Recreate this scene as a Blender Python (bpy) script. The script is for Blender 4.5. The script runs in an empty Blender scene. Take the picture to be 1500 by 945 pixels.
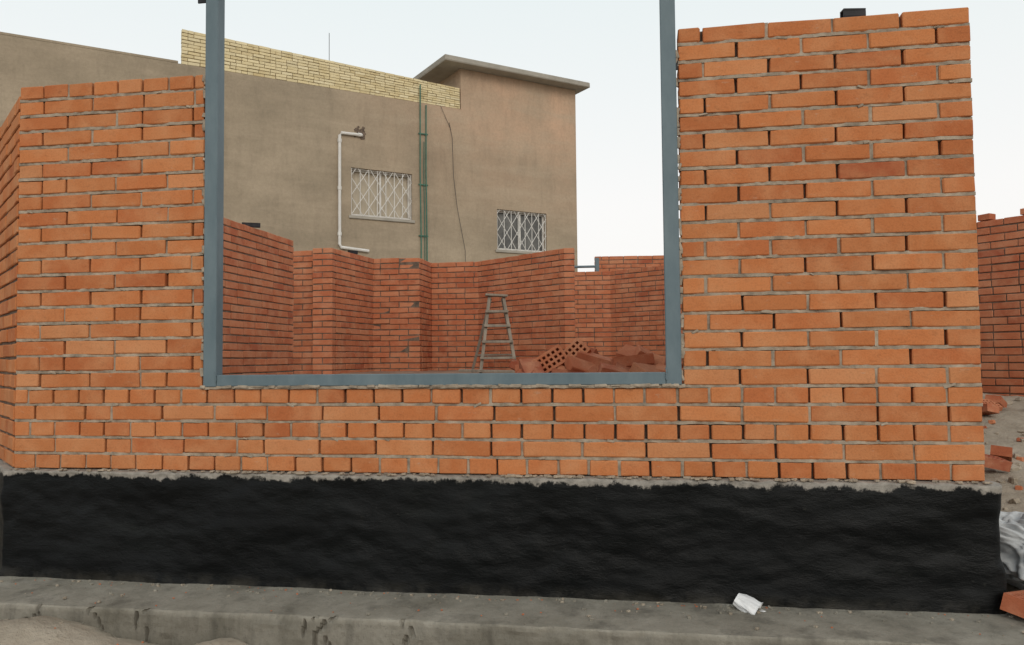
import bpy, bmesh, math, random
from mathutils import Vector, Matrix, noise, Euler
R = random.Random(7)
scene = bpy.context.scene
H = 0.0741      # brick course height
P = 0.256       # stretcher pitch

# ------------------------------------------------------------ helpers
def new_mat(name):
    m = bpy.data.materials.new(name); m.use_nodes = True
    nt = m.node_tree; nt.nodes.clear()
    out = nt.nodes.new('ShaderNodeOutputMaterial')
    b = nt.nodes.new('ShaderNodeBsdfPrincipled')
    nt.links.new(b.outputs[0], out.inputs[0])
    b.inputs['Specular IOR Level'].default_value = 0.2
    return m, nt, b
def N(nt, t, **k):
    n = nt.nodes.new(t)
    for a, v in k.items(): setattr(n, a, v)
    return n
def noise_n(nt, scale, detail=3, rough=0.6, vec=None, stretch=None):
    tc = N(nt, 'ShaderNodeTexCoord')
    n = N(nt, 'ShaderNodeTexNoise'); n.inputs['Scale'].default_value = scale
    n.inputs['Detail'].default_value = detail; n.inputs['Roughness'].default_value = rough
    src = tc.outputs['Object']
    if stretch:
        mp = N(nt, 'ShaderNodeMapping'); mp.inputs['Scale'].default_value = stretch
        nt.links.new(src, mp.inputs['Vector']); src = mp.outputs[0]
    nt.links.new(src, n.inputs['Vector'])
    return n.outputs['Fac']
def ramp(nt, fac, stops):
    r = N(nt, 'ShaderNodeValToRGB')
    e = r.color_ramp.elements
    while len(e) < len(stops): e.new(0.5)
    for i, (p, c) in enumerate(stops):
        e[i].position = p
        if not isinstance(c, tuple): c = (c, c, c)
        e[i].color = (*c, 1)
    nt.links.new(fac, r.inputs[0]); return r.outputs[0]
def mix(nt, fac, a, b, mode='MIX'):
    m = N(nt, 'ShaderNodeMix', data_type='RGBA', blend_type=mode)
    def s(i, v):
        if hasattr(v, 'is_linked') or hasattr(v, 'links'): nt.links.new(v, m.inputs[i])
        elif isinstance(v, tuple): m.inputs[i].default_value = (*v, 1)
        else: m.inputs[i].default_value = v
    s(0, fac); s(6, a); s(7, b)
    return m.outputs[2]
def bump(nt, b, h, strength=0.3, dist=0.01):
    n = N(nt, 'ShaderNodeBump'); n.inputs['Strength'].default_value = strength
    n.inputs['Distance'].default_value = dist
    nt.links.new(h, n.inputs['Height']); nt.links.new(n.outputs[0], b.inputs['Normal'])

def brick_mat(name, stops, smear=0.5, pale=(.60,.29,.14), palest=.6):
    m, nt, b = new_mat(name)
    at = N(nt, 'ShaderNodeAttribute', attribute_name='bc')
    sp = N(nt, 'ShaderNodeSeparateColor'); nt.links.new(at.outputs['Color'], sp.inputs[0])
    base = ramp(nt, sp.outputs[0], stops)
    br = ramp(nt, sp.outputs[1], [(0, .84), (1, 1.0)])
    c = mix(nt, 1.0, base, br, 'MULTIPLY')
    bl = ramp(nt, noise_n(nt, 6.5, 3), [(.42, 0.0), (.72, palest)])
    c = mix(nt, bl, c, pale)
    nz = noise_n(nt, 17, 5, .75, stretch=(1, 1, 2.0))
    dk = ramp(nt, nz, [(.3, .80), (.42, 1.0), (.56, 1.0), (.75, .66)])
    c = mix(nt, .75, c, dk, 'MULTIPLY')
    sm = ramp(nt, noise_n(nt, 23, 4, .75, stretch=(.6, .6, 1.6)), [(.62, 0.0), (.75, smear)])
    c = mix(nt, sm, c, (.50, .40, .30))
    fine = noise_n(nt, 130, 3, .7)
    sk = ramp(nt, fine, [(.28, .78), (.55, 1.0)])
    c = mix(nt, .8, c, sk, 'MULTIPLY')
    nt.links.new(c, b.inputs['Base Color'])
    b.inputs['Roughness'].default_value = .92
    bump(nt, b, fine, .35, .004)
    return m
def simple_mat(name, c1, c2, scale=8, rough=.85, bs=.3, bd=.01, bscale=60, stretch=None, spec=.2, metal=0):
    m, nt, b = new_mat(name)
    f = ramp(nt, noise_n(nt, scale, 4, .65, stretch=stretch), [(.3, c1), (.7, c2)])
    nt.links.new(f, b.inputs['Base Color'])
    b.inputs['Roughness'].default_value = rough
    b.inputs['Specular IOR Level'].default_value = spec
    b.inputs['Metallic'].default_value = metal
    if bs: bump(nt, b, noise_n(nt, bscale, 4, .7), bs, bd)
    return m

M_FRONT = brick_mat('front_brick', [(0, (.38,.105,.045)), (.15, (.47,.145,.055)), (.5, (.53,.182,.067)), (.8, (.57,.212,.080)), (1, (.61,.26,.115))], .45)
M_INNER = brick_mat('inner_brick', [(0, (.37,.10,.052)), (.3, (.46,.142,.070)), (.7, (.52,.178,.086)), (1, (.57,.23,.12))], .4, (.58,.29,.17))
M_YEL = brick_mat('yellow_brick', [(0, (.60,.47,.25)), (.5, (.76,.64,.38)), (1, (.84,.74,.50))], .3, (.80,.70,.46))
M_MORT = simple_mat('mortar', (.19,.155,.12), (.48,.40,.31), 14, .95, .5, .006, 90)
M_MORTD = simple_mat('mortar_dark', (.08,.06,.048), (.22,.165,.125), 14, .95, 0)
M_STEEL = simple_mat('painted_steel', (.10,.145,.17), (.15,.20,.225), 9, .5, .08, .002, 140, (1,1,.4), .35)
M_BLACKST = simple_mat('black_steel', (.012,.012,.014), (.03,.03,.035), 20, .5, 0)
M_WOOD = simple_mat('old_wood', (.17,.145,.12), (.36,.31,.25), 12, .85, .3, .004, 40, (1,1,.2))
M_WHITE = simple_mat('white_plastic', (.62,.60,.57), (.74,.73,.70), 6, .6, 0)
M_GREEN = simple_mat('green_pipe', (.05,.13,.10), (.09,.20,.145), 6, .6, 0)
M_CABLE = simple_mat('cable', (.03,.03,.03), (.06,.06,.06), 6, .6, 0)
M_PAPER = simple_mat('paper', (.66,.67,.68), (.80,.81,.82), 20, .7, .1, .002, 60)
M_SACK = simple_mat('sack_weave', (.40,.42,.43), (.62,.64,.65), 9, .75, .3, .003, 150)
M_DIRT = simple_mat('dirt', (.25,.21,.16), (.44,.385,.31), 2.5, .97, .8, .02, 25)
M_FLOOR = simple_mat('sandy_fill', (.25,.15,.11), (.36,.25,.18), 3, .97, .7, .02, 30)

def link(ob, parent=None):
    scene.collection.objects.link(ob)
    if parent is not None: ob.parent = parent
    return ob
def empty(name, loc=(0,0,0), rot=0):
    e = bpy.data.objects.new(name, None); e.location = loc; e.rotation_euler = (0,0,rot)
    e.empty_display_size = .2
    return link(e)

CORN = [(sx, sy, sz) for sx in (-1,1) for sy in (-1,1) for sz in (-1,1)]
CI = {c: i for i, c in enumerate(CORN)}
def _tmpl():
    F = []
    for a in range(3):
        o = [k for k in range(3) if k != a]
        for s in (-1, 1):
            q = []
            for (u, v) in ((-1,-1),(1,-1),(1,1),(-1,1)):
                c = [0,0,0]; c[a] = s; c[o[0]] = u; c[o[1]] = v
                q.append(3*CI[tuple(c)]+a)
            F.append(q)
    for e in range(3):
        p, q = [k for k in range(3) if k != e]
        for u in (-1,1):
            for v in (-1,1):
                c = [0,0,0]; c[p] = u; c[q] = v
                c[e] = -1; i = CI[tuple(c)]; c[e] = 1; j = CI[tuple(c)]
                F.append([3*i+p, 3*j+p, 3*j+q, 3*i+q])
    for i in range(8): F.append([3*i, 3*i+1, 3*i+2])
    return F
TF = _tmpl()
class MB:
    def __init__(s): s.v=[]; s.f=[]; s.c=[]; s.m=[]
    def box(s, ctr, half, rot=None, b=.003, jit=0, col=(.5,.5,.5), mi=0):
        n0 = len(s.v); b = min(b, min(half)*.45)
        for c in CORN:
            for a in range(3):
                p = Vector([c[k]*(half[k] if k == a else half[k]-b) for k in range(3)])
                if jit: p += Vector((R.uniform(-jit,jit), R.uniform(-jit,jit), R.uniform(-jit,jit)))
                if rot is not None: p = rot @ p
                s.v.append(p + Vector(ctr)); s.c.append(col)
        for f in TF: s.f.append([n0+i for i in f]); s.m.append(mi)
    def quad(s, pts, col=(.5,.5,.5), mi=0):
        n0 = len(s.v)
        for p in pts: s.v.append(Vector(p)); s.c.append(col)
        s.f.append(list(range(n0, n0+len(pts)))); s.m.append(mi)
    def tube(s, pts, r, seg=8, mi=0):
        pts = [Vector(p) for p in pts]; rings = []
        for i, p in enumerate(pts):
            d = (pts[min(i+1, len(pts)-1)] - pts[max(i-1, 0)]).normalized()
            up = Vector((0,0,1)) if abs(d.z) < .9 else Vector((1,0,0))
            a = d.cross(up).normalized(); bb = d.cross(a)
            ring = []
            for k in range(seg):
                t = 2*math.pi*k/seg
                ring.append(len(s.v)); s.v.append(p + a*r*math.cos(t) + bb*r*math.sin(t)); s.c.append((.5,.5,.5))
            rings.append(ring)
        for i in range(len(rings)-1):
            for k in range(seg):
                s.f.append([rings[i][k], rings[i][(k+1)%seg], rings[i+1][(k+1)%seg], rings[i+1][k]]); s.m.append(mi)
        s.f.append(rings[0][::-1]); s.m.append(mi); s.f.append(rings[-1]); s.m.append(mi)
    def obj(s, name, mats, parent=None, smooth=False, recalc=True):
        me = bpy.data.meshes.new(name)
        me.from_pydata([tuple(v) for v in s.v], [], s.f)
        a = me.color_attributes.new('bc', 'FLOAT_COLOR', 'POINT')
        flat = []
        for c in s.c: flat += [c[0], c[1], c[2], 1]
        a.data.foreach_set('color', flat)
        for m in (mats if isinstance(mats, list) else [mats]): me.materials.append(m)
        me.polygons.foreach_set('material_index', s.m)
        if recalc:
            bm = bmesh.new(); bm.from_mesh(me); bmesh.ops.recalc_face_normals(bm, faces=bm.faces[:]); bm.to_mesh(me); bm.free()
        if smooth: me.polygons.foreach_set('use_smooth', [True]*len(me.polygons))
        me.update()
        return link(bpy.data.objects.new(name, me), parent)

def layout(L, kind, from_right=False, halfstart=False, mixp=0.0):
    segs = []; x = 0
    if kind == 'H': lens = lambda: P/2*R.uniform(.97,1.03)
    else:
        lens = lambda: (P/2 if R.random() < mixp else P)*R.uniform(.985,1.015)
    first = True
    while x < L - 1e-4:
        l = P/2 if (first and halfstart) else lens()
        first = False
        if L - x - l < .05: l = L - x
        segs.append((x, min(x+l, L))); x += l
    if from_right: segs = [(L-b, L-a) for a, b in segs]
    return segs

def wall(mb, mo, p0, p1, z0, rows, thick=.12, h=H, kinds=None, from_right=False, mixp=.04,
         recess=.010, jit=.0012, mess=.002, bh=.0625, deep=None, fill=None, drop=0):
    """bricks -> mb, mortar core -> mo;  face line p0->p1, back is to the left of it"""
    p0 = Vector((*p0, 0)); p1 = Vector((*p1, 0)); d = p1-p0; L = d.length; d.normalize()
    n = Vector((-d.y, d.x, 0))
    rot0 = Matrix(((d.x, n.x, 0), (d.y, n.y, 0), (0, 0, 1)))
    for r in range(rows):
        k = kinds(r) if kinds else ('S', r % 2 == 1)
        for (a, b) in layout(L, k[0], from_right, k[1], mixp):
            l = b-a-.010+R.uniform(-.003,.0025)
            cz = z0 + r*h + h/2 - .001 + R.uniform(-.0016,.0016)
            off = R.uniform(-mess, mess)
            c = p0 + d*((a+b)/2) + n*(thick/2+off); c.z = cz
            rot = rot0 @ Matrix.Rotation(R.gauss(0,.008), 3, 'Z') @ Matrix.Rotation(R.gauss(0,.008), 3, 'Y')
            mb.box(c, (l/2, thick/2, bh/2+R.uniform(-.001,.0007)), rot, R.uniform(.002,.0055), jit, (min(1,max(0,R.gauss(.58,.19))), R.random(), R.random()))
            if fill is not None and b < L-.02 and R.random() < .5:
                cc = p0 + d*b + n*(.004+R.uniform(0,.008)+.05); cc.z = cz
                fill.box(cc, (.008, .05, .031), rot0, .001, .0015)
    rc = deep or recess
    c = p0 + d*(L/2) + n*(thick/2); c.z = z0 + rows*h/2 - .006
    mo.box(c, (L/2-.012, thick/2-rc, rows*h/2-.008), rot0, .001)

def strips(mb, x0, x1, zs, seed=0, hh=.0085, y0=.0045):
    for zi, z in enumerate(zs):
        n = max(2, int((x1-x0)/.012)); prev = None
        for i in range(n+1):
            x = x0 + (x1-x0)*i/n
            q = noise.noise(Vector((x*9, zi*3.7+seed, 0)))*.008 + noise.noise(Vector((x*45, zi*5.1+seed, 4)))*.005
            y = y0 + q
            g = noise.noise(Vector((x*30, zi*2.3, seed+9)))*.0026
            i0 = len(mb.v)
            for (yy, zz) in ((.05, z+hh), (y, z+hh*.8+g), (y, z-hh*.8+g), (.05, z-hh)):
                mb.v.append(Vector((x, yy, zz))); mb.c.append((.5,.5,.5))
            if prev is not None:
                for k in range(3):
                    mb.f.append([prev+k, i0+k, i0+k+1, prev+k+1]); mb.m.append(0)
            prev = i0

# ------------------------------------------------------------ unfinished brick house
house = empty('unfinished_brick_house')
XL, XR, OL, OR = -2.355, 1.832, -1.402, .702
fb, fm, fs = MB(), MB(), MB()
wall(fb, fm, (XL,0), (XR,0), 0, 5, kinds=lambda r: ('H', False) if r % 2 == 0 else ('S', r == 3), mixp=.08, deep=.03, fill=fs, from_right=True)
wall(fb, fm, (OR,0), (XR,0), 5*H, 20, kinds=lambda r: ('S', r % 2 == 0), from_right=True, mixp=0.0, deep=.03, fill=fs)
HL = (1.803-5*H)/19
wall(fb, fm, (XL,0), (OL,0), 5*H, 19, h=HL, kinds=lambda r: ('H', False) if r == 18 else ('S', r % 2 == 1), mixp=.16, deep=.03, fill=fs)
strips(fs, XL+.004, XR-.004, [i*H for i in range(1,5)], 1)
strips(fs, XL+.004, OL-.01, [5*H], 2); strips(fs, OR+.01, XR-.004, [5*H], 3)
strips(fs, XL+.004, OL-.004, [5*H+i*HL for i in range(1,19)], 4)
strips(fs, OR+.004, XR-.004, [5*H+i*H for i in range(1,20)], 5)
strips(fs, OL-.01, OR+.01, [5*H+.001], 6, .009, -.006)
# squeezed-out mortar dabs
for k in range(90):
    x = R.uniform(XL+.03, XR-.03); row = R.randint(1, 24)
    if OL-.02 < x < OR+.02 and row > 4: continue
    z = row*H if x > OL or row <= 5 else 5*H+(row-5)*HL
    if x < OL and row > 23: continue
    s = R.uniform(.004, .010)
    fs.box((x, .001, z-.002), (s*R.uniform(1,2.4), .0035, s*.5), Matrix.Rotation(R.uniform(-.5,.5),3,'Y'), .002, .0015)
fb.obj('front_wall_bricks', M_FRONT, house); fm.obj('front_wall_core', M_MORTD, house)
fs.obj('front_wall_mortar', M_MORT, house, recalc=True)

sb, sm_ = MB(), MB()
ca, sa = math.cos(math.radians(42)), math.sin(math.radians(42))
C0 = (XL-.004, .006); C1 = (C0[0]-ca*1.36, C0[1]+sa*1.36)
wall(sb, sm_, C1, C0, 0, 24, h=.0735, from_right=True)
sb.obj('corner_wall_bricks', M_FRONT, house); sm_.obj('corner_wall_mortar', M_MORTD, house)
ib, im = MB(), MB()
z4 = 3*H
def iw(p0, p1, top=25, mess=.003, z0=z4, **k):
    wall(ib, im, p0, p1, z0, top-3, mess=mess, recess=.008, **k)
iw((-3.37, .95), (-3.37, 5.31))                   # left side wall
iw((-4.9, 6.12), (-3.39, 6.12))                   # behind doorway
iw((-3.42, 5.94), (-3.16, 5.94))                  # pier front
iw((-3.163, 6.065), (-3.04, 7.16))                # pier side
iw((-3.08, 7.10), (-2.41, 7.12), mess=.008, jit=.003)
iw((-2.414, 7.245), (-2.414, 7.80))
iw((-2.45, 7.75), (-1.72, 7.75))
iw((-1.79, 7.782), (-.437, 6.65))
iw((-.445, 6.645), (-.31, 6.645))
iw((-1.4, 9.42), (0.02, 9.48))
iw((-0.02, 9.50), (1.7, 8.20))
iw((-.34, 11.14), (2.6, 11.5), top=31)
iw((XR-.005, .135), (XR-.005, 6.2))               # right side wall (back of the pier)
ib.obj('partition_wall_bricks', M_INNER, house); im.obj('partition_wall_mortar', M_MORTD, house)

# black bitumen plinth
m, nt, b = new_mat('bitumen')
tc = N(nt, 'ShaderNodeTexCoord'); sx = N(nt, 'ShaderNodeSeparateXYZ'); nt.links.new(tc.outputs['Object'], sx.inputs[0])
nz = noise_n(nt, 11, 5, .75, stretch=(1,1,.8))
ad = N(nt, 'ShaderNodeMath', operation='MULTIPLY_ADD'); nt.links.new(nz, ad.inputs[0]); ad.inputs[1].default_value = .11; nt.links.new(sx.outputs[2], ad.inputs[2])
edge = ramp(nt, ad.outputs[0], [(.030, 0.0), (.037, 1.0)])
blk = ramp(nt, noise_n(nt, 3.0, 5, .7, stretch=(.35,.5,1.8)), [(.3, (.0015,.002,.0025)), (.6, (.004,.005,.0055)), (.8, (.012,.014,.013))])
dust = ramp(nt, noise_n(nt, 42, 4, .7), [(.68, 0.0), (.75, .30)])
blk = mix(nt, dust, blk, (.08,.08,.07))
lowd = N(nt, 'ShaderNodeMapRange'); lowd.inputs[1].default_value = -.43; lowd.inputs[2].default_value = -.50; nt.links.new(sx.outputs[2], lowd.inputs[0])
lw = N(nt, 'ShaderNodeMath', operation='MULTIPLY'); nt.links.new(lowd.outputs[0], lw.inputs[0]); nt.links.new(ramp(nt, noise_n(nt, 9, 5, .7), [(.4, 0.0), (.7, .5)]), lw.inputs[1])
blk = mix(nt, lw.outputs[0], blk, (.12,.11,.09))
gry = ramp(nt, noise_n(nt, 30, 4), [(.3, (.19,.175,.155)), (.7, (.36,.33,.29))])
nt.links.new(mix(nt, edge, blk, gry), b.inputs['Base Color'])
nt.links.new(ramp(nt, noise_n(nt, 4, 4, .7, stretch=(.4,1,1.8)), [(.3, .30), (.7, .62)]), b.inputs['Roughness'])
b.inputs['Specular IOR Level'].default_value = .17
bump(nt, b, noise_n(nt, 16, 7, .72, stretch=(.6,1,1.4)), .5, .016)
M_BIT = m
pv = MB()
path = []
def addp(a, b_, n):
    for i in range(n): path.append((a[0]+(b_[0]-a[0])*i/n, a[1]+(b_[1]-a[1])*i/n))
o = .035
addp((C1[0]-.02, C1[1]-.05), (XL-.015, -o), 60)
addp((XL-.015, -o), (XR-.0, -o), 420)
for i in range(8):
    t = -math.pi/2 + math.pi/2*i/7
    path.append((XR-.0+.04*math.cos(t), .005+.04*math.sin(t)))
addp((XR+.04, .02), (XR+.04, 3.0), 60)
path.append((XR+.04, 3.0))
rowsz = [0, -.004, -.012] + [-.02 - .47*i/48 for i in range(49)]
for j, z in enumerate([0.0]+rowsz):
    for i, (x, y) in enumerate(path):
        i2 = min(i+1, len(path)-1); i1 = max(i-1, 0)
        t = Vector((path[i2][0]-path[i1][0], path[i2][1]-path[i1][1], 0)).normalized(); nn = Vector((t.y, -t.x, 0))
        if j == 0: p = Vector((x, y, 0)) - nn*.06; p.z = .001
        else:
            q = noise.noise(Vector((x*2.0, y*2.2, z*4)))*.018 + noise.noise(Vector((x*5, y*9, z*11)))*.010 + noise.noise(Vector((x*14, y*26, z*24)))*.0045
            rr = -.012 if j == 1 else 0
            p = Vector((x, y, z)) + nn*(q+rr+.016*(z/-.48)**2)
            if j <= 3: p.z += noise.noise(Vector((x*20, y*20, 1)))*.006 - .003
        pv.v.append(p); pv.c.append((.5,.5,.5))
W_ = len(path)
for j in range(len(rowsz)):
    for i in range(W_-1):
        pv.f.append([j*W_+i, j*W_+i+1, (j+1)*W_+i+1, (j+1)*W_+i]); pv.m.append(0)
pv.obj('bitumen_plinth', M_BIT, house, smooth=True)
pm = MB()
for k in range(190):
    s = R.uniform(.003, .010)
    pm.box((R.uniform(XL, XR), R.uniform(-.034, -.004), .001+s*.2), (s*R.uniform(1,2.2), s, s*.5), Matrix.Rotation(R.uniform(0,3),3,'Z'), .002, .0015)
pm.obj('plinth_ledge_mortar', M_MORT, house)

# earth fill inside the house
fl = MB(); ys = [.12+.1*i for i in range(118)]; nx = 60
for y in ys:
    xl = -3.44 if y > 1.0 else -2.42 - (y/1.0)*1.0
    if y > 5.4: xl = -4.9
    for i in range(nx+1):
        x = xl + (1.79-xl)*i/nx
        z = .315 + .02*noise.noise(Vector((x*1.3, y*1.3, 0))) + .012*noise.noise(Vector((x*6, y*6, 2)))
        if y > 5: z += .018*min(1, (y-5)/2)
        if i in (0, nx) or y == ys[0] or y == ys[-1]: z = -.5
        fl.v.append(Vector((x, y, z))); fl.c.append((.5,.5,.5))
for j in range(len(ys)-1):
    for i in range(nx):
        k = j*(nx+1)+i; fl.f.append([k, k+1, k+nx+2, k+nx+1]); fl.m.append(0)
fl.obj('earth_fill_floor', M_FLOOR, house, smooth=True, recalc=False)

# ------------------------------------------------------------ steel window frame
fr = empty('steel_window_frame')
f = MB()
f.box((-1.366, .02, 1.32), (.031, .031, .945), None, .003)
f.box((.667, .02, 1.32), (.031, .031, .945), None, .003)
f.obj('frame_posts', M_STEEL, fr)
f = MB(); f.box((-.3495, .021, .402), (.9845, .030, .025), None, .003)
f.box((-.3495, .021, 2.235), (.9845, .030, .028), None, .003); f.obj('frame_rails', M_STEEL, fr)
f = MB()
f.box((-1.418, -.004, 2.135), (.020, .004, .012)); f.box((.700, -.004, 1.69), (.006, .003, .02))
f.obj('frame_anchor_lugs', M_BLACKST, fr)
f = MB()
for sx_, xx in ((1, -1.335), (-1, .636)):
    for k in range(7):
        f.box((xx+R.uniform(-.003,.003), -.012, .40+.007*k), (.0035,.002,.0035), None, .001, .0008)
f.obj('frame_corner_welds', M_STEEL, fr)
f = MB()
for k in range(90):
    side = R.random() < .5
    x = (OL+R.uniform(-.004,.006)) if side else (OR+R.uniform(-.006,.004))
    f.box((x, -.001, R.uniform(.40, 1.80)), (R.uniform(.004,.009), .006, R.uniform(.006,.02)), Matrix.Rotation(R.uniform(-.3,.3),3,'Y'), .002, .0015)
for k in range(60):
    f.box((R.uniform(OL, OR), -.008, .3745), (R.uniform(.01,.03), .006, R.uniform(.003,.007)), Matrix.Rotation(R.uniform(-.1,.1),3,'Y'), .002, .0015)
f.obj('frame_bedding_mortar', M_MORT, fr)

# ------------------------------------------------------------ concrete footing
m, nt, b = new_mat('rough_concrete')
c = ramp(nt, noise_n(nt, 4, 6, .7), [(.3, (.20,.185,.15)), (.55, (.30,.28,.235)), (.8, (.41,.385,.33))])
st = ramp(nt, noise_n(nt, 7, 4, .7, stretch=(1.2,1,.25)), [(.50, 1.0), (.68, .55)])
c = mix(nt, .75, c, st, 'MULTIPLY')
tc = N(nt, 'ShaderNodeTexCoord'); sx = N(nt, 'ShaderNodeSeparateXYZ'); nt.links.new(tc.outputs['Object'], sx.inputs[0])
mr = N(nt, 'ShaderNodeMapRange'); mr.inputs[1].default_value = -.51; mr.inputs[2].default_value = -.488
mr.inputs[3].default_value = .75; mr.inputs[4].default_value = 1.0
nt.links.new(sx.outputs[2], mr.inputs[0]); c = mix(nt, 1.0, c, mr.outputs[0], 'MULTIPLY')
pit = ramp(nt, noise_n(nt, 80, 4, .7), [(.28, .6), (.42, 1.0)])
c = mix(nt, .8, c, pit, 'MULTIPLY')
nt.links.new(c, b.inputs['Base Color']); b.inputs['Roughness'].default_value = .95
bump(nt, b, noise_n(nt, 60, 6, .75), .7, .008)
M_CONC = m
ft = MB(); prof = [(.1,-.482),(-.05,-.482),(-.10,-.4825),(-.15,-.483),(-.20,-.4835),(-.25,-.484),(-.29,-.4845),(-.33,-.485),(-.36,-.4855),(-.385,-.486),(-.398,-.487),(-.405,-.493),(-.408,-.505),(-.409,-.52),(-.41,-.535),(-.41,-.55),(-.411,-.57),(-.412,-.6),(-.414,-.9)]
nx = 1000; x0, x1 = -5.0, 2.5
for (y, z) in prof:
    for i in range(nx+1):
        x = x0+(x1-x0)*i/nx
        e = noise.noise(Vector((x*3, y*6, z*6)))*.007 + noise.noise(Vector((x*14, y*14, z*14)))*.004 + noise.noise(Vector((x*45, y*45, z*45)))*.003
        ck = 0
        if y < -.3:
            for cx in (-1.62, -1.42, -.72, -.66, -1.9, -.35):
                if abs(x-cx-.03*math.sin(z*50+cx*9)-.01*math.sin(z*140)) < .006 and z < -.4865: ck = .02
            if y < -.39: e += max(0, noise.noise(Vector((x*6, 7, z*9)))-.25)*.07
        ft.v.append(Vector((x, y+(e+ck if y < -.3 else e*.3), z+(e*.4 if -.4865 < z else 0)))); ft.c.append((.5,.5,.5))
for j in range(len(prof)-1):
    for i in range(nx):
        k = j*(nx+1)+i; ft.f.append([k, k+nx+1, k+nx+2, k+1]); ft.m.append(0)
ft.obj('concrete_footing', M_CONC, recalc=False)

# ------------------------------------------------------------ ground
def axis(lo, hi, step, far):
    a = []; v = lo
    while v <= hi+1e-6: a.append(v); v += step
    g = step; l = lo
    left = []
    while l > -far: g *= 1.5; l -= g; left.append(l)
    g = step; r_ = hi; right = []
    while r_ < far: g *= 1.5; r_ += g; right.append(r_)
    return left[::-1]+a+right
gx = axis(-4.5, 5.5, .035, 600); gy = axis(-3.8, 7, .035, 600)
def sstep(a, b_, x):
    t = max(0, min(1, (x-a)/(b_-a))); return t*t*(3-2*t)
def gz(x, y):
    n = noise.noise(Vector((x*1.1, y*1.1, 0)))*.05 + noise.noise(Vector((x*4, y*4, 3)))*.025 + noise.noise(Vector((x*13, y*13, 5)))*.016 + noise.noise(Vector((x*30, y*30, 7)))*.010
    if abs(x) > 30 or abs(y) > 40: n = 0
    front = -.68 + n*.8
    front += .155*math.exp(-((x+2.02)/.44)**4-((y+.50)/.35)**2) + .115*math.exp(-((x+1.02)/.17)**2-((y+.48)/.2)**2) + .08*math.exp(-((x+1.45)/.3)**2-((y+.50)/.2)**2)
    right = -.50 + .118*min(max(y, 0), 5.2) + n*.8
    right -= sstep(8, 30, y)*.4
    w = sstep(1.7, 2.1, x)*sstep(-.6, .0, y)
    base_ = front if y < -.2 else -.62 + n*.3
    return base_*(1-w) + right*w
g = MB()
for y in gy:
    for x in gx: g.v.append(Vector((x, y, gz(x, y)))); g.c.append((.5,.5,.5))
nx = len(gx)
for j in range(len(gy)-1):
    for i in range(nx-1):
        k = j*nx+i; g.f.append([k, k+1, k+nx+1, k+nx]); g.m.append(0)
g.obj('ground', M_DIRT, smooth=True, recalc=False)

# ------------------------------------------------------------ neighbouring brick wall on the right
nb, nm = MB(), MB()
wp = empty('brick_wall')
wall(nb, nm, (3.3, 5.93), (5.6, 3.40), -.04, 25, h=H, recess=.010, mess=.004)
for k in range(9):
    t = .02+k*.115
    nb.box((3.3+2.3*t+.03, 5.93-2.53*t+.04, -.04+25*H+.03), (.06, .055, .03), Matrix.Rotation(-.83+R.uniform(-.15,.15), 3, 'Z'), .004, .002, (R.random(), R.random(), .5))
nb.obj('wall_bricks', M_INNER, wp); nm.obj('wall_mortar', M_MORTD, wp)

# ------------------------------------------------------------ perforated bricks
def perf_brick(mb, M, col):
    hx, hy, hz = .124, .059, .031
    def T(p): return M @ Vector(p)
    def q(pts, mi=0): mb.quad([T(p) for p in pts], col, mi)
    q([(-hx,-hy,-hz),(hx,-hy,-hz),(hx,-hy,hz),(-hx,-hy,hz)]); q([(-hx,hy,-hz),(hx,hy,-hz),(hx,hy,hz),(-hx,hy,hz)])
    q([(-hx,-hy,-hz),(-hx,hy,-hz),(-hx,hy,hz),(-hx,-hy,hz)]); q([(hx,-hy,-hz),(hx,hy,-hz),(hx,hy,hz),(hx,-hy,hz)])
    nxh, nyh = 7, 3; mx, my = .010, .010
    cw = (2*hx-2*mx)/nxh; ch = (2*hy-2*my)/nyh; w = .007
    for s in (-1, 1):
        z = s*hz
        q([(-hx,-hy,z),(hx,-hy,z),(hx,-hy+my,z),(-hx,-hy+my,z)]); q([(-hx,hy-my,z),(hx,hy-my,z),(hx,hy,z),(-hx,hy,z)])
        q([(-hx,-hy+my,z),(-hx+mx,-hy+my,z),(-hx+mx,hy-my,z),(-hx,hy-my,z)]); q([(hx-mx,-hy+my,z),(hx,-hy+my,z),(hx,hy-my,z),(hx-mx,hy-my,z)])
        for i in range(nxh):
            for j in range(nyh):
                xa = -hx+mx+i*cw; xb = xa+cw; ya = -hy+my+j*ch; yb = ya+ch
                A = [(xa,ya),(xb,ya),(xb,yb),(xa,yb)]; B = [(xa+w,ya+w),(xb-w,ya+w),(xb-w,yb-w),(xa+w,yb-w)]
                for k in range(4):
                    k2 = (k+1)%4
                    q([(*A[k],z),(*A[k2],z),(*B[k2],z),(*B[k],z)])
                    if s == 1: q([(*B[k],hz),(*B[k2],hz),(*B[k2],-hz),(*B[k],-hz)])
def rcol(): return (min(1,max(0,R.gauss(.4,.3))), R.random(), R.random())
def place(mb, loc, rx, ry, rz):
    perf_brick(mb, Matrix.Translation(loc) @ Euler((rx,ry,rz)).to_matrix().to_4x4(), rcol())
def solid(mb, loc, rx, ry, rz, l=.124):
    mb.box(loc, (l, .059, .031), Euler((rx,ry,rz)).to_matrix(), .004, .003, rcol())
pb = MB()
for a in [(-.04,1.55,.455,1.2,-.55,.25),(.09,1.68,.485,1.05,-.75,.35)]:
    place(pb, a[:3], *a[3:])
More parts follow.
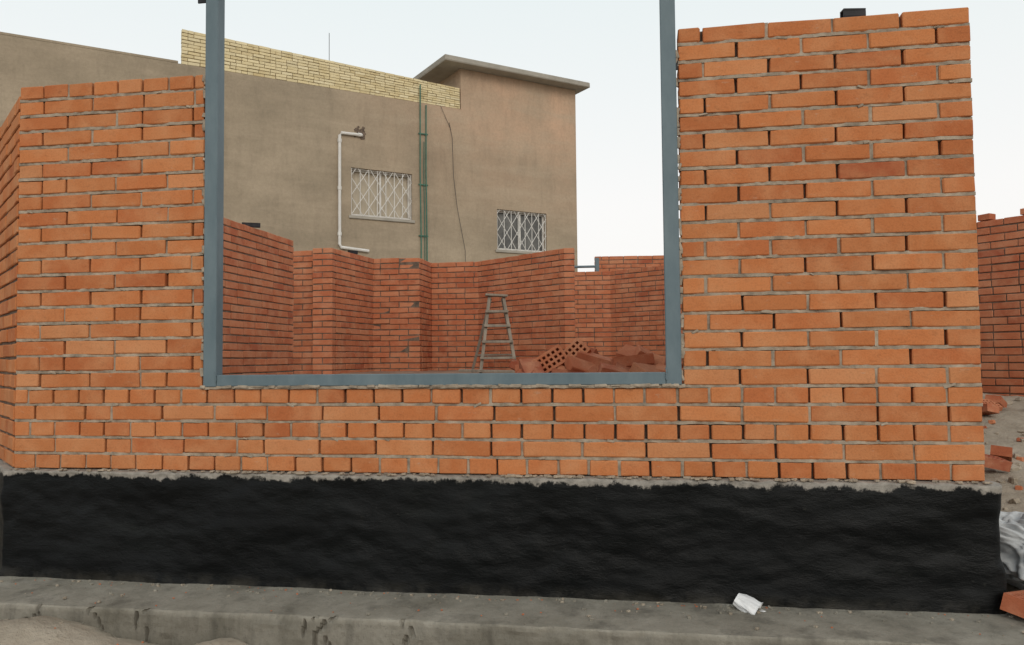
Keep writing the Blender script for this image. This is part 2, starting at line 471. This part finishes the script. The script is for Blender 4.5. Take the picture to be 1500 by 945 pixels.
for a in [(.03,1.78,.43,1.3,.5,.2),(.19,1.55,.415,.7,.3,.6),(.26,1.66,.470,.12,.28,-.12),(.47,1.60,.462,-.12,-.10,.22),(.38,1.75,.42,.1,.2,.5),
          (.65,1.66,.43,.7,.25,-.6),(.45,1.80,.505,.3,-.35,1.1),(.78,1.65,.41,.5,.3,.1),(.90,1.75,.44,1.2,.2,-.3),(.12,1.45,.385,.1,.1,1.0),
          (.60,1.80,.47,.4,.5,.3),(.36,1.44,.40,.3,.25,.3),(.58,1.46,.395,.5,.1,.9),(.25,1.85,.45,.3,.5,0),(-.14,1.7,.38,.1,.2,.2),(.72,1.52,.385,.25,.2,-.25),(.86,1.5,.37,.1,0,1.3),(.16,1.8,.50,.9,.2,-.5)]:
    solid(pb, a[:3], *a[3:], l=R.choice([.124,.124,.08,.06]))
for k in range(60):
    solid(pb, (R.uniform(-.18,.95), R.uniform(1.40,2.1), R.uniform(.34,.41)), R.uniform(-.8,.8), R.uniform(-.6,.6), R.uniform(0,3), R.choice([.124,.07,.05,.035]))
pb.obj('brick_pile', M_INNER)
rb = MB()
for a in [(1.955,-.03,-.45,.2,.15,.9),(2.62,2.1,-.17,.2,.2,.4),(2.80,2.35,-.16,.1,.3,1.2),(3.4,4.2,.05,.5,.1,.3),(3.55,4.35,.07,.1,.3,1.0),(3.3,4.0,.02,.2,.2,2.0)]:
    place(rb, a[:3], *a[3:])
for k in range(420):
    x = R.uniform(1.95, 4.4); y = R.uniform(.3, 4.8); s = R.uniform(.006, .030)
    rb.box((x, y, gz(x, y)+s*.3), (s, s*R.uniform(.5,1), s*R.uniform(.4,.8)), Matrix.Rotation(R.uniform(0,3), 3, 'Z') @ Matrix.Rotation(R.uniform(-.6,.6), 3, 'X'), .006, s*.15, (R.random(), R.random(), .5), 1 if R.random() < .65 else 0)
rb.obj('brick_rubble', [M_INNER, M_DIRT])
pe = MB()
for k in range(520):
    x = R.uniform(-2.8, 1.9); y = R.uniform(-.85, -.06) if R.random() < .5 else -.07-abs(R.gauss(0,.05)); s = R.choice([.002,.0025,.003,.004,.007])
    z = -.482 if y > -.39 else gz(x, y)
    pe.box((x, y, z+s*.3), (s, s*.8, s*.6), Matrix.Rotation(R.uniform(0,3), 3, 'Z'), .002, s*.2, mi=R.choice([0,1,1,2] if s < .005 else [0,1]))
pe.obj('pebbles', [M_DIRT, M_CONC, M_INNER])

# ------------------------------------------------------------ step ladder
ld = empty('step_ladder', (-1.13, 5.75, .335), math.radians(14))
l = MB()
def bar(mb, a, b_, w, t):
    a = Vector(a); b_ = Vector(b_); d = (b_-a); L = d.length; d.normalize()
    y = Vector((0,1,0)); x = y.cross(d).normalized(); y = d.cross(x)
    mb.box((a+b_)/2, (w/2, t/2, L/2), Matrix((x, y, d)).transposed(), .002, .0008)
bar(l, (-.19,-.22,0), (-.075,0,.86), .034, .04); bar(l, (.21,-.22,0), (.085,0,.86), .034, .04)
l.obj('front_rails', M_WOOD, ld)
l = MB(); bar(l, (-.27,.26,0), (-.06,.03,.84), .032, .03); bar(l, (.25,.26,0), (.075,.03,.84), .032, .03); bar(l, (-.22,.2,.2), (.21,.2,.2), .02, .03)
l.obj('rear_legs', M_WOOD, ld)
l = MB()
for t in (.19, .40, .61, .80):
    hw = .19-(.19-.075)*t+.03
    l.box((.005, -.22*(1-t)-.01, .86*t), (hw, .05, .014), None, .002, .001)
l.box((.005, .01, .875), (.125, .075, .012), Matrix.Rotation(.06, 3, 'Y'), .002, .001)
l.obj('steps', M_WOOD, ld)
bd = MB(); bd.box((-1.0, 5.35, .352), (.46, .07, .014), Matrix.Rotation(.12, 3, 'Z') @ Matrix.Rotation(.03,3,'Y'), .002, .001)
bd.obj('wooden_plank', M_WOOD)

t = MB(); t.tube([(-.85,9.50,1.93),(-.23,9.53,1.93)], .02); t.box((-.20,9.53,1.955), (.03,.03,.11)); t.box((-.85,9.5,1.88), (.02,.02,.04))
t.obj('steel_rail', M_STEEL)
def offcut(name, c, L, s, rz):
    o_ = MB(); rot = Matrix.Rotation(rz, 3, 'Z'); th = .004
    for (dy, dz, hy, hz) in ((0, s-th, s, th), (0, -s+th, s, th), (s-th, 0, th, s-2*th), (-s+th, 0, th, s-2*th)):
        o_.box(Vector(c) + rot @ Vector((0, dy, dz)), (L, hy, hz), rot, .001)
    return o_.obj(name, M_BLACKST)
offcut('steel_tube_offcut', (1.41, .06, 25*H+.020), .045, .020, .15)
offcut('steel_tube_offcut', (-3.40, 4.35, 25*H+.02), .09, .022, .5)
offcut('steel_tube_offcut', (-3.15, 6.6, 25*H+.02), .06, .022, .8)

# ------------------------------------------------------------ paper cup and sack
pc = MB(); seg = 28; rings = [(0, .026), (.02, .029), (.045, .033), (.07, .037), (.074, .040), (.074, .035), (.04, .03), (.004, .024)]
for j, (h_, r_) in enumerate(rings):
    for k in range(seg):
        a = 2*math.pi*k/seg
        q = 1 + .28*noise.noise(Vector((math.cos(a)*2, math.sin(a)*2, h_*30)))
        pc.v.append(Vector((h_, r_*q*math.cos(a), r_*q*.72*math.sin(a)))); pc.c.append((.5,.5,.5))
for j in range(len(rings)-1):
    for k in range(seg):
        pc.f.append([j*seg+k, j*seg+(k+1)%seg, (j+1)*seg+(k+1)%seg, (j+1)*seg+k]); pc.m.append(0)
pc.f.append(list(range(seg))[::-1]); pc.m.append(0)
cup = pc.obj('crumpled_paper_cup', M_PAPER); cup.location = (.885, -.10, -.443); cup.rotation_euler = (.2, .45, -.35); cup.scale = (1.2, 1.2, 1.25)
cf = MB()
pts = [(.0,-.02,0),(.05,-.035,.012),(.085,-.01,.004),(.07,.03,.02),(.02,.035,.006),(.045,0,.028)]
for (a, b2) in ((0,1),(1,2),(2,3),(3,4),(4,0)): cf.quad([pts[a], pts[b2], pts[5]])
o_ = cf.obj('crumpled_flap', M_PAPER, cup); o_.location = (.045, .01, -.02)

bm = bmesh.new(); bmesh.ops.create_icosphere(bm, subdivisions=6, radius=1)
for v in bm.verts:
    p = v.co.copy(); s = lambda q: math.copysign(abs(q)**.6, q)
    q = Vector((s(p.x)*.30, s(p.y)*.22, s(p.z)*.12))
    w = noise.noise(p*2.2)*.05 + abs(noise.noise(p*5))*.05 + abs(noise.noise(p*11))*.02
    v.co = q + p.normalized()*w
me = bpy.data.meshes.new('cement_sack'); bm.to_mesh(me); bm.free(); me.materials.append(M_SACK)
me.polygons.foreach_set('use_smooth', [True]*len(me.polygons))
sk = link(bpy.data.objects.new('cement_sack', me)); sk.location = (2.25, .38, -.35); sk.rotation_euler = (.1, .12, .4)

# ------------------------------------------------------------ stucco house
sh = empty('stucco_house', (-5.83, 15.81, 0), math.atan2(.639, .769))
m, nt, b = new_mat('stucco')
c = ramp(nt, noise_n(nt, .55, 5, .6, stretch=(1,1,1.5)), [(.3, (.29,.24,.175)), (.5, (.36,.295,.215)), (.7, (.44,.36,.265))])
tc = N(nt, 'ShaderNodeTexCoord'); sx = N(nt, 'ShaderNodeSeparateXYZ'); nt.links.new(tc.outputs['Object'], sx.inputs[0])
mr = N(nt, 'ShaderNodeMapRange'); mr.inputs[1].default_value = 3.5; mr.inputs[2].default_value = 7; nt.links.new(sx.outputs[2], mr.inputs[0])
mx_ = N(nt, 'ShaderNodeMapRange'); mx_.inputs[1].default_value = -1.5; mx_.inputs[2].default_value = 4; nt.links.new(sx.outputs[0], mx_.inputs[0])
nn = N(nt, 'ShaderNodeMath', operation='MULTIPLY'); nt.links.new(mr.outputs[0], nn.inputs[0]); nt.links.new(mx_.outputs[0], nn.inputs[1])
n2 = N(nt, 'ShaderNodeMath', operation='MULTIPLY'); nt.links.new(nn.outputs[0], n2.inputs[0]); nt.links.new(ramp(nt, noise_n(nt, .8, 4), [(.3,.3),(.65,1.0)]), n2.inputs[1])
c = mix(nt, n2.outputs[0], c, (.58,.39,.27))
stn = ramp(nt, noise_n(nt, 2.2, 5, .75, stretch=(1.5,1.5,.3)), [(.5, 1.0), (.75, .72)])
c = mix(nt, .7, c, stn, 'MULTIPLY')
hz_ = ramp(nt, noise_n(nt, 1.6, 4, .7, stretch=(.25,.25,1.6)), [(.48, 0.0), (.68, .45)])
c = mix(nt, hz_, c, (.48,.39,.29))
sp2 = ramp(nt, noise_n(nt, 14, 4, .8), [(.3, .85), (.6, 1.0)])
c = mix(nt, 1.0, c, sp2, 'MULTIPLY')
nt.links.new(c, b.inputs['Base Color']); b.inputs['Roughness'].default_value = .95
bump(nt, b, noise_n(nt, 25, 5, .8), .4, .02)
M_ST = m
M_SLAB = simple_mat('slab_concrete', (.30,.28,.24), (.42,.39,.34), 2, .95, .3, .01, 20)
KR = 5.84
wins = [(-.777, .815, 3.98, 5.145), (3.256, 4.82, 3.39, 4.47)]
xs = sorted([-24, -12, -6, 2.2, KR] + [w[0] for w in wins] + [w[1] for w in wins])
zs = sorted([-1, 2, 7.0] + [w[2] for w in wins] + [w[3] for w in wins])
s = MB()
for i in range(len(xs)-1):
    for j in range(len(zs)-1):
        cx = (xs[i]+xs[i+1])/2; cz = (zs[j]+zs[j+1])/2
        if any(w[0] < cx < w[1] and w[2] < cz < w[3] for w in wins): continue
        s.quad([(xs[i],0,zs[j]),(xs[i+1],0,zs[j]),(xs[i+1],0,zs[j+1]),(xs[i],0,zs[j+1])])
for w in wins:
    a, b_, c0, d0 = w; D = .22
    s.quad([(a,0,c0),(a,D,c0),(a,D,d0),(a,0,d0)]); s.quad([(b_,0,c0),(b_,D,c0),(b_,D,d0),(b_,0,d0)])
    s.quad([(a,0,c0),(b_,0,c0),(b_,D,c0),(a,D,c0)]); s.quad([(a,0,d0),(b_,0,d0),(b_,D,d0),(a,D,d0)])
s.quad([(KR,0,-1),(KR,9,-1),(KR,9,7),(KR,0,7)]); s.quad([(-24,0,-1),(-24,9,-1),(-24,9,7),(-24,0,7)]); s.quad([(-24,9,-1),(KR,9,-1),(KR,9,7),(-24,9,7)])
s.quad([(-24,0,7),(2.2,0,7),(2.2,9,7),(-24,9,7)]); s.quad([(2.2,2.4,7),(KR,2.4,7),(KR,9,7),(2.2,9,7)])
s.quad([(2.2,0,7),(KR,0,7),(KR,0,8.08),(2.2,0,8.08)]); s.quad([(2.2,0,7),(2.2,2.4,7),(2.2,2.4,8.08),(2.2,0,8.08)])
s.quad([(KR,0,7),(KR,2.4,7),(KR,2.4,8.08),(KR,0,8.08)]); s.quad([(2.2,2.4,7),(KR,2.4,7),(KR,2.4,8.08),(2.2,2.4,8.08)])
s.obj('walls', M_ST, sh, recalc=False)
s = MB(); s.box((3.82, 1.06, 8.155), (2.26, 1.46, .07), None, .02, .01); s.obj('roof_slab', M_SLAB, sh)
s = MB(); s.box((-14.3, .06, 7.03), (9.6, .06, .03), None, .01); s.obj('parapet_cap', M_ST, sh)
s = MB()
for w in wins: s.box(((w[0]+w[1])/2, -.01, w[2]-.04), ((w[1]-w[0])/2+.06, .03, .035), None, .008)
s.obj('window_sills', M_SLAB, sh)
yb, ym = MB(), MB()
wall(yb, ym, (-4.63, .01), (2.18, .01), 7.005, 10, h=.0695, bh=.058, mess=.008, recess=.02, mixp=.2, jit=.003)
for mbx in (yb, ym):
    for v in mbx.v:
        t_ = (v.x+4.63)/6.81
        v.z = 7.005 + (v.z-7.005)*(1.13 - .33*t_)
yb.obj('parapet_bricks', M_YEL, sh); ym.obj('parapet_mortar', simple_mat('pale_mortar', (.18,.13,.08), (.28,.22,.14), 10, bs=0), sh)
M_CURT = simple_mat('curtain', (.42,.36,.27), (.56,.50,.41), 5, .9, 0, stretch=(8,1,.3))
M_GLASS = simple_mat('window_glass', (.09,.09,.09), (.20,.20,.19), 3, .3, 0, spec=.4)
for wi, w in enumerate(wins):
    a, b_, c0, d0 = w
    q = MB(); q.quad([(a,.20,c0),(b_,.20,c0),(b_,.20,d0),(a,.20,d0)]); q.obj('window_pane', M_CURT if wi == 0 else M_GLASS, sh)
    q = MB(); t_ = .03
    for (x, z, hx, hz) in (((a+b_)/2, c0+t_, (b_-a)/2, t_), ((a+b_)/2, d0-t_, (b_-a)/2, t_), (a+t_, (c0+d0)/2, t_, (d0-c0)/2-2*t_), (b_-t_, (c0+d0)/2, t_, (d0-c0)/2-2*t_), ((a+b_)/2, (c0+d0)/2, t_*.8, (d0-c0)/2-2*t_)):
        q.box((x, .15, z), (hx, .02, hz), None, .004)
    q.obj('window_sash', M_WHITE, sh)
    q = MB(); r_ = .008
    nb_ = 7
    for k in range(nb_+1):
        x = a+.02+(b_-a-.04)*k/nb_; q.box((x, .04, (c0+d0)/2), (r_, r_, (d0-c0)/2-.005), None, .002)
    for z in (c0+.02, d0-.02): q.box(((a+b_)/2, .055, z), ((b_-a)/2-.005, .006, r_), None, .002)
    Hd = d0-c0; sl = 1.5; stp = (b_-a)/5
    for sg in (1, -1):
        for k in range(-6, 12):
            x_s = a + k*stp; pts_ = []
            for tt in range(61):
                z = c0 + Hd*tt/60; x = x_s + sg*(z-c0)/sl
                if a <= x <= b_: pts_.append((x, .03, z))
            if len(pts_) > 4: q.tube([pts_[0], pts_[-1]], .009, 5)
    q.obj('window_grille', M_WHITE, sh)
q = MB(); q.tube([(-.50,.02,5.95),(-.52,-.05,5.95),(-1.04,-.05,5.94),(-1.08,-.05,5.88),(-1.08,-.05,3.25),(-1.04,-.05,3.18),(-.35,-.05,3.13)], .038)
for z in (3.5, 4.6, 5.75): q.tube([(-1.08,-.05,z-.04),(-1.08,-.05,z+.04)], .05)
q.tube([(-.62,-.05,5.95),(-.54,-.05,5.95)], .05)
q.obj('drain_pipe', M_WHITE, sh)
q = MB()
for k in range(26):
    q.box((-.52+R.gauss(0,.07), -.002, 6.02+R.gauss(0,.06)), (R.uniform(.02,.06), .012, R.uniform(.02,.05)), Matrix.Rotation(R.uniform(0,3),3,'Y'), .01, .006)
q.obj('pipe_patch_mortar', M_MORTD, sh)
q = MB()
for (k, zt) in ((1.03, 7.45), (1.19, 6.95), (1.13, 6.0)):
    q.tube([(k,-.04,-.5),(k+.01,-.04,3.5),(k-.01,-.04,5.2),(k,-.04,zt)], .018 if zt > 6.5 else .012)
for z in (3.6, 4.9, 6.2): q.box((1.11,-.03,z), (.13,.012,.015))
q.obj('supply_pipes', M_GREEN, sh)
q = MB(); q.tube([(1.85,-.02,6.6),(1.93,-.03,6.2),(1.95,-.05,5.2),(2.05,-.05,4.4),(2.28,-.04,3.3),(2.3,-.04,0)], .006, 5); q.tube([(1.6,-.03,7.0),(1.9,-.03,6.4)], .005, 5); q.obj('cable', M_CABLE, sh)
q = MB(); q.tube([(-1.0,1.0,7),(-1.0,1.0,8.75)], .008, 5); q.obj('antenna', M_CABLE, sh)

# ------------------------------------------------------------ camera
th, p, rho = math.radians(9.37), math.radians(2.53), .0094
F = Vector((-math.sin(th)*math.cos(p), math.cos(th)*math.cos(p), math.sin(p)))
R0 = Vector((math.cos(th), math.sin(th), 0)); U0 = R0.cross(F)
Rv = R0*math.cos(rho) - U0*math.sin(rho); Uv = U0*math.cos(rho) + R0*math.sin(rho)
cam = bpy.data.cameras.new('camera'); co = bpy.data.objects.new('camera', cam); link(co)
mw = Matrix((Rv, Uv, -F)).transposed().to_4x4(); mw.translation = Vector((.563, -3.40, .488))
co.matrix_world = mw
cam.sensor_width = 36; cam.lens = 28.8; cam.clip_end = 2000; cam.clip_start = .05
scene.camera = co

# ------------------------------------------------------------ light : hazy, thinly overcast evening sky
w = bpy.data.worlds.new('World'); scene.world = w; w.use_nodes = True
nt = w.node_tree; bg = nt.nodes['Background']
sky = nt.nodes.new('ShaderNodeTexSky'); sky.sky_type = 'NISHITA'; sky.sun_disc = False
el, az = math.radians(30), math.radians(158)     # azimuth clockwise from +Y
sky.sun_elevation = el; sky.sun_rotation = az
sky.air_density = 1.0; sky.dust_density = 4.0; sky.ozone_density = 1.0
tc = N(nt, 'ShaderNodeTexCoord'); sx = N(nt, 'ShaderNodeSeparateXYZ'); nt.links.new(tc.outputs['Generated'], sx.inputs[0])
hz = ramp(nt, sx.outputs[2], [(0.0, (7.2,6.95,6.7)), (.18, (7.1,6.95,6.75)), (.45, (6.0,6.5,6.45)), (1.0, (3.4,3.7,3.8))])
nt.links.new(mix(nt, .9, sky.outputs[0], hz), bg.inputs[0]); bg.inputs[1].default_value = .145
sl = bpy.data.lights.new('sun', 'SUN'); sl.energy = .85; sl.angle = math.radians(28); sl.color = (1, .91, .80)
so = link(bpy.data.objects.new('sun', sl))
d = Vector((math.sin(az)*math.cos(el), math.cos(az)*math.cos(el), math.sin(el)))
so.rotation_euler = d.to_track_quat('Z', 'Y').to_euler()
scene.view_settings.view_transform = 'Standard'; scene.view_settings.look = 'None'; scene.view_settings.exposure = 0
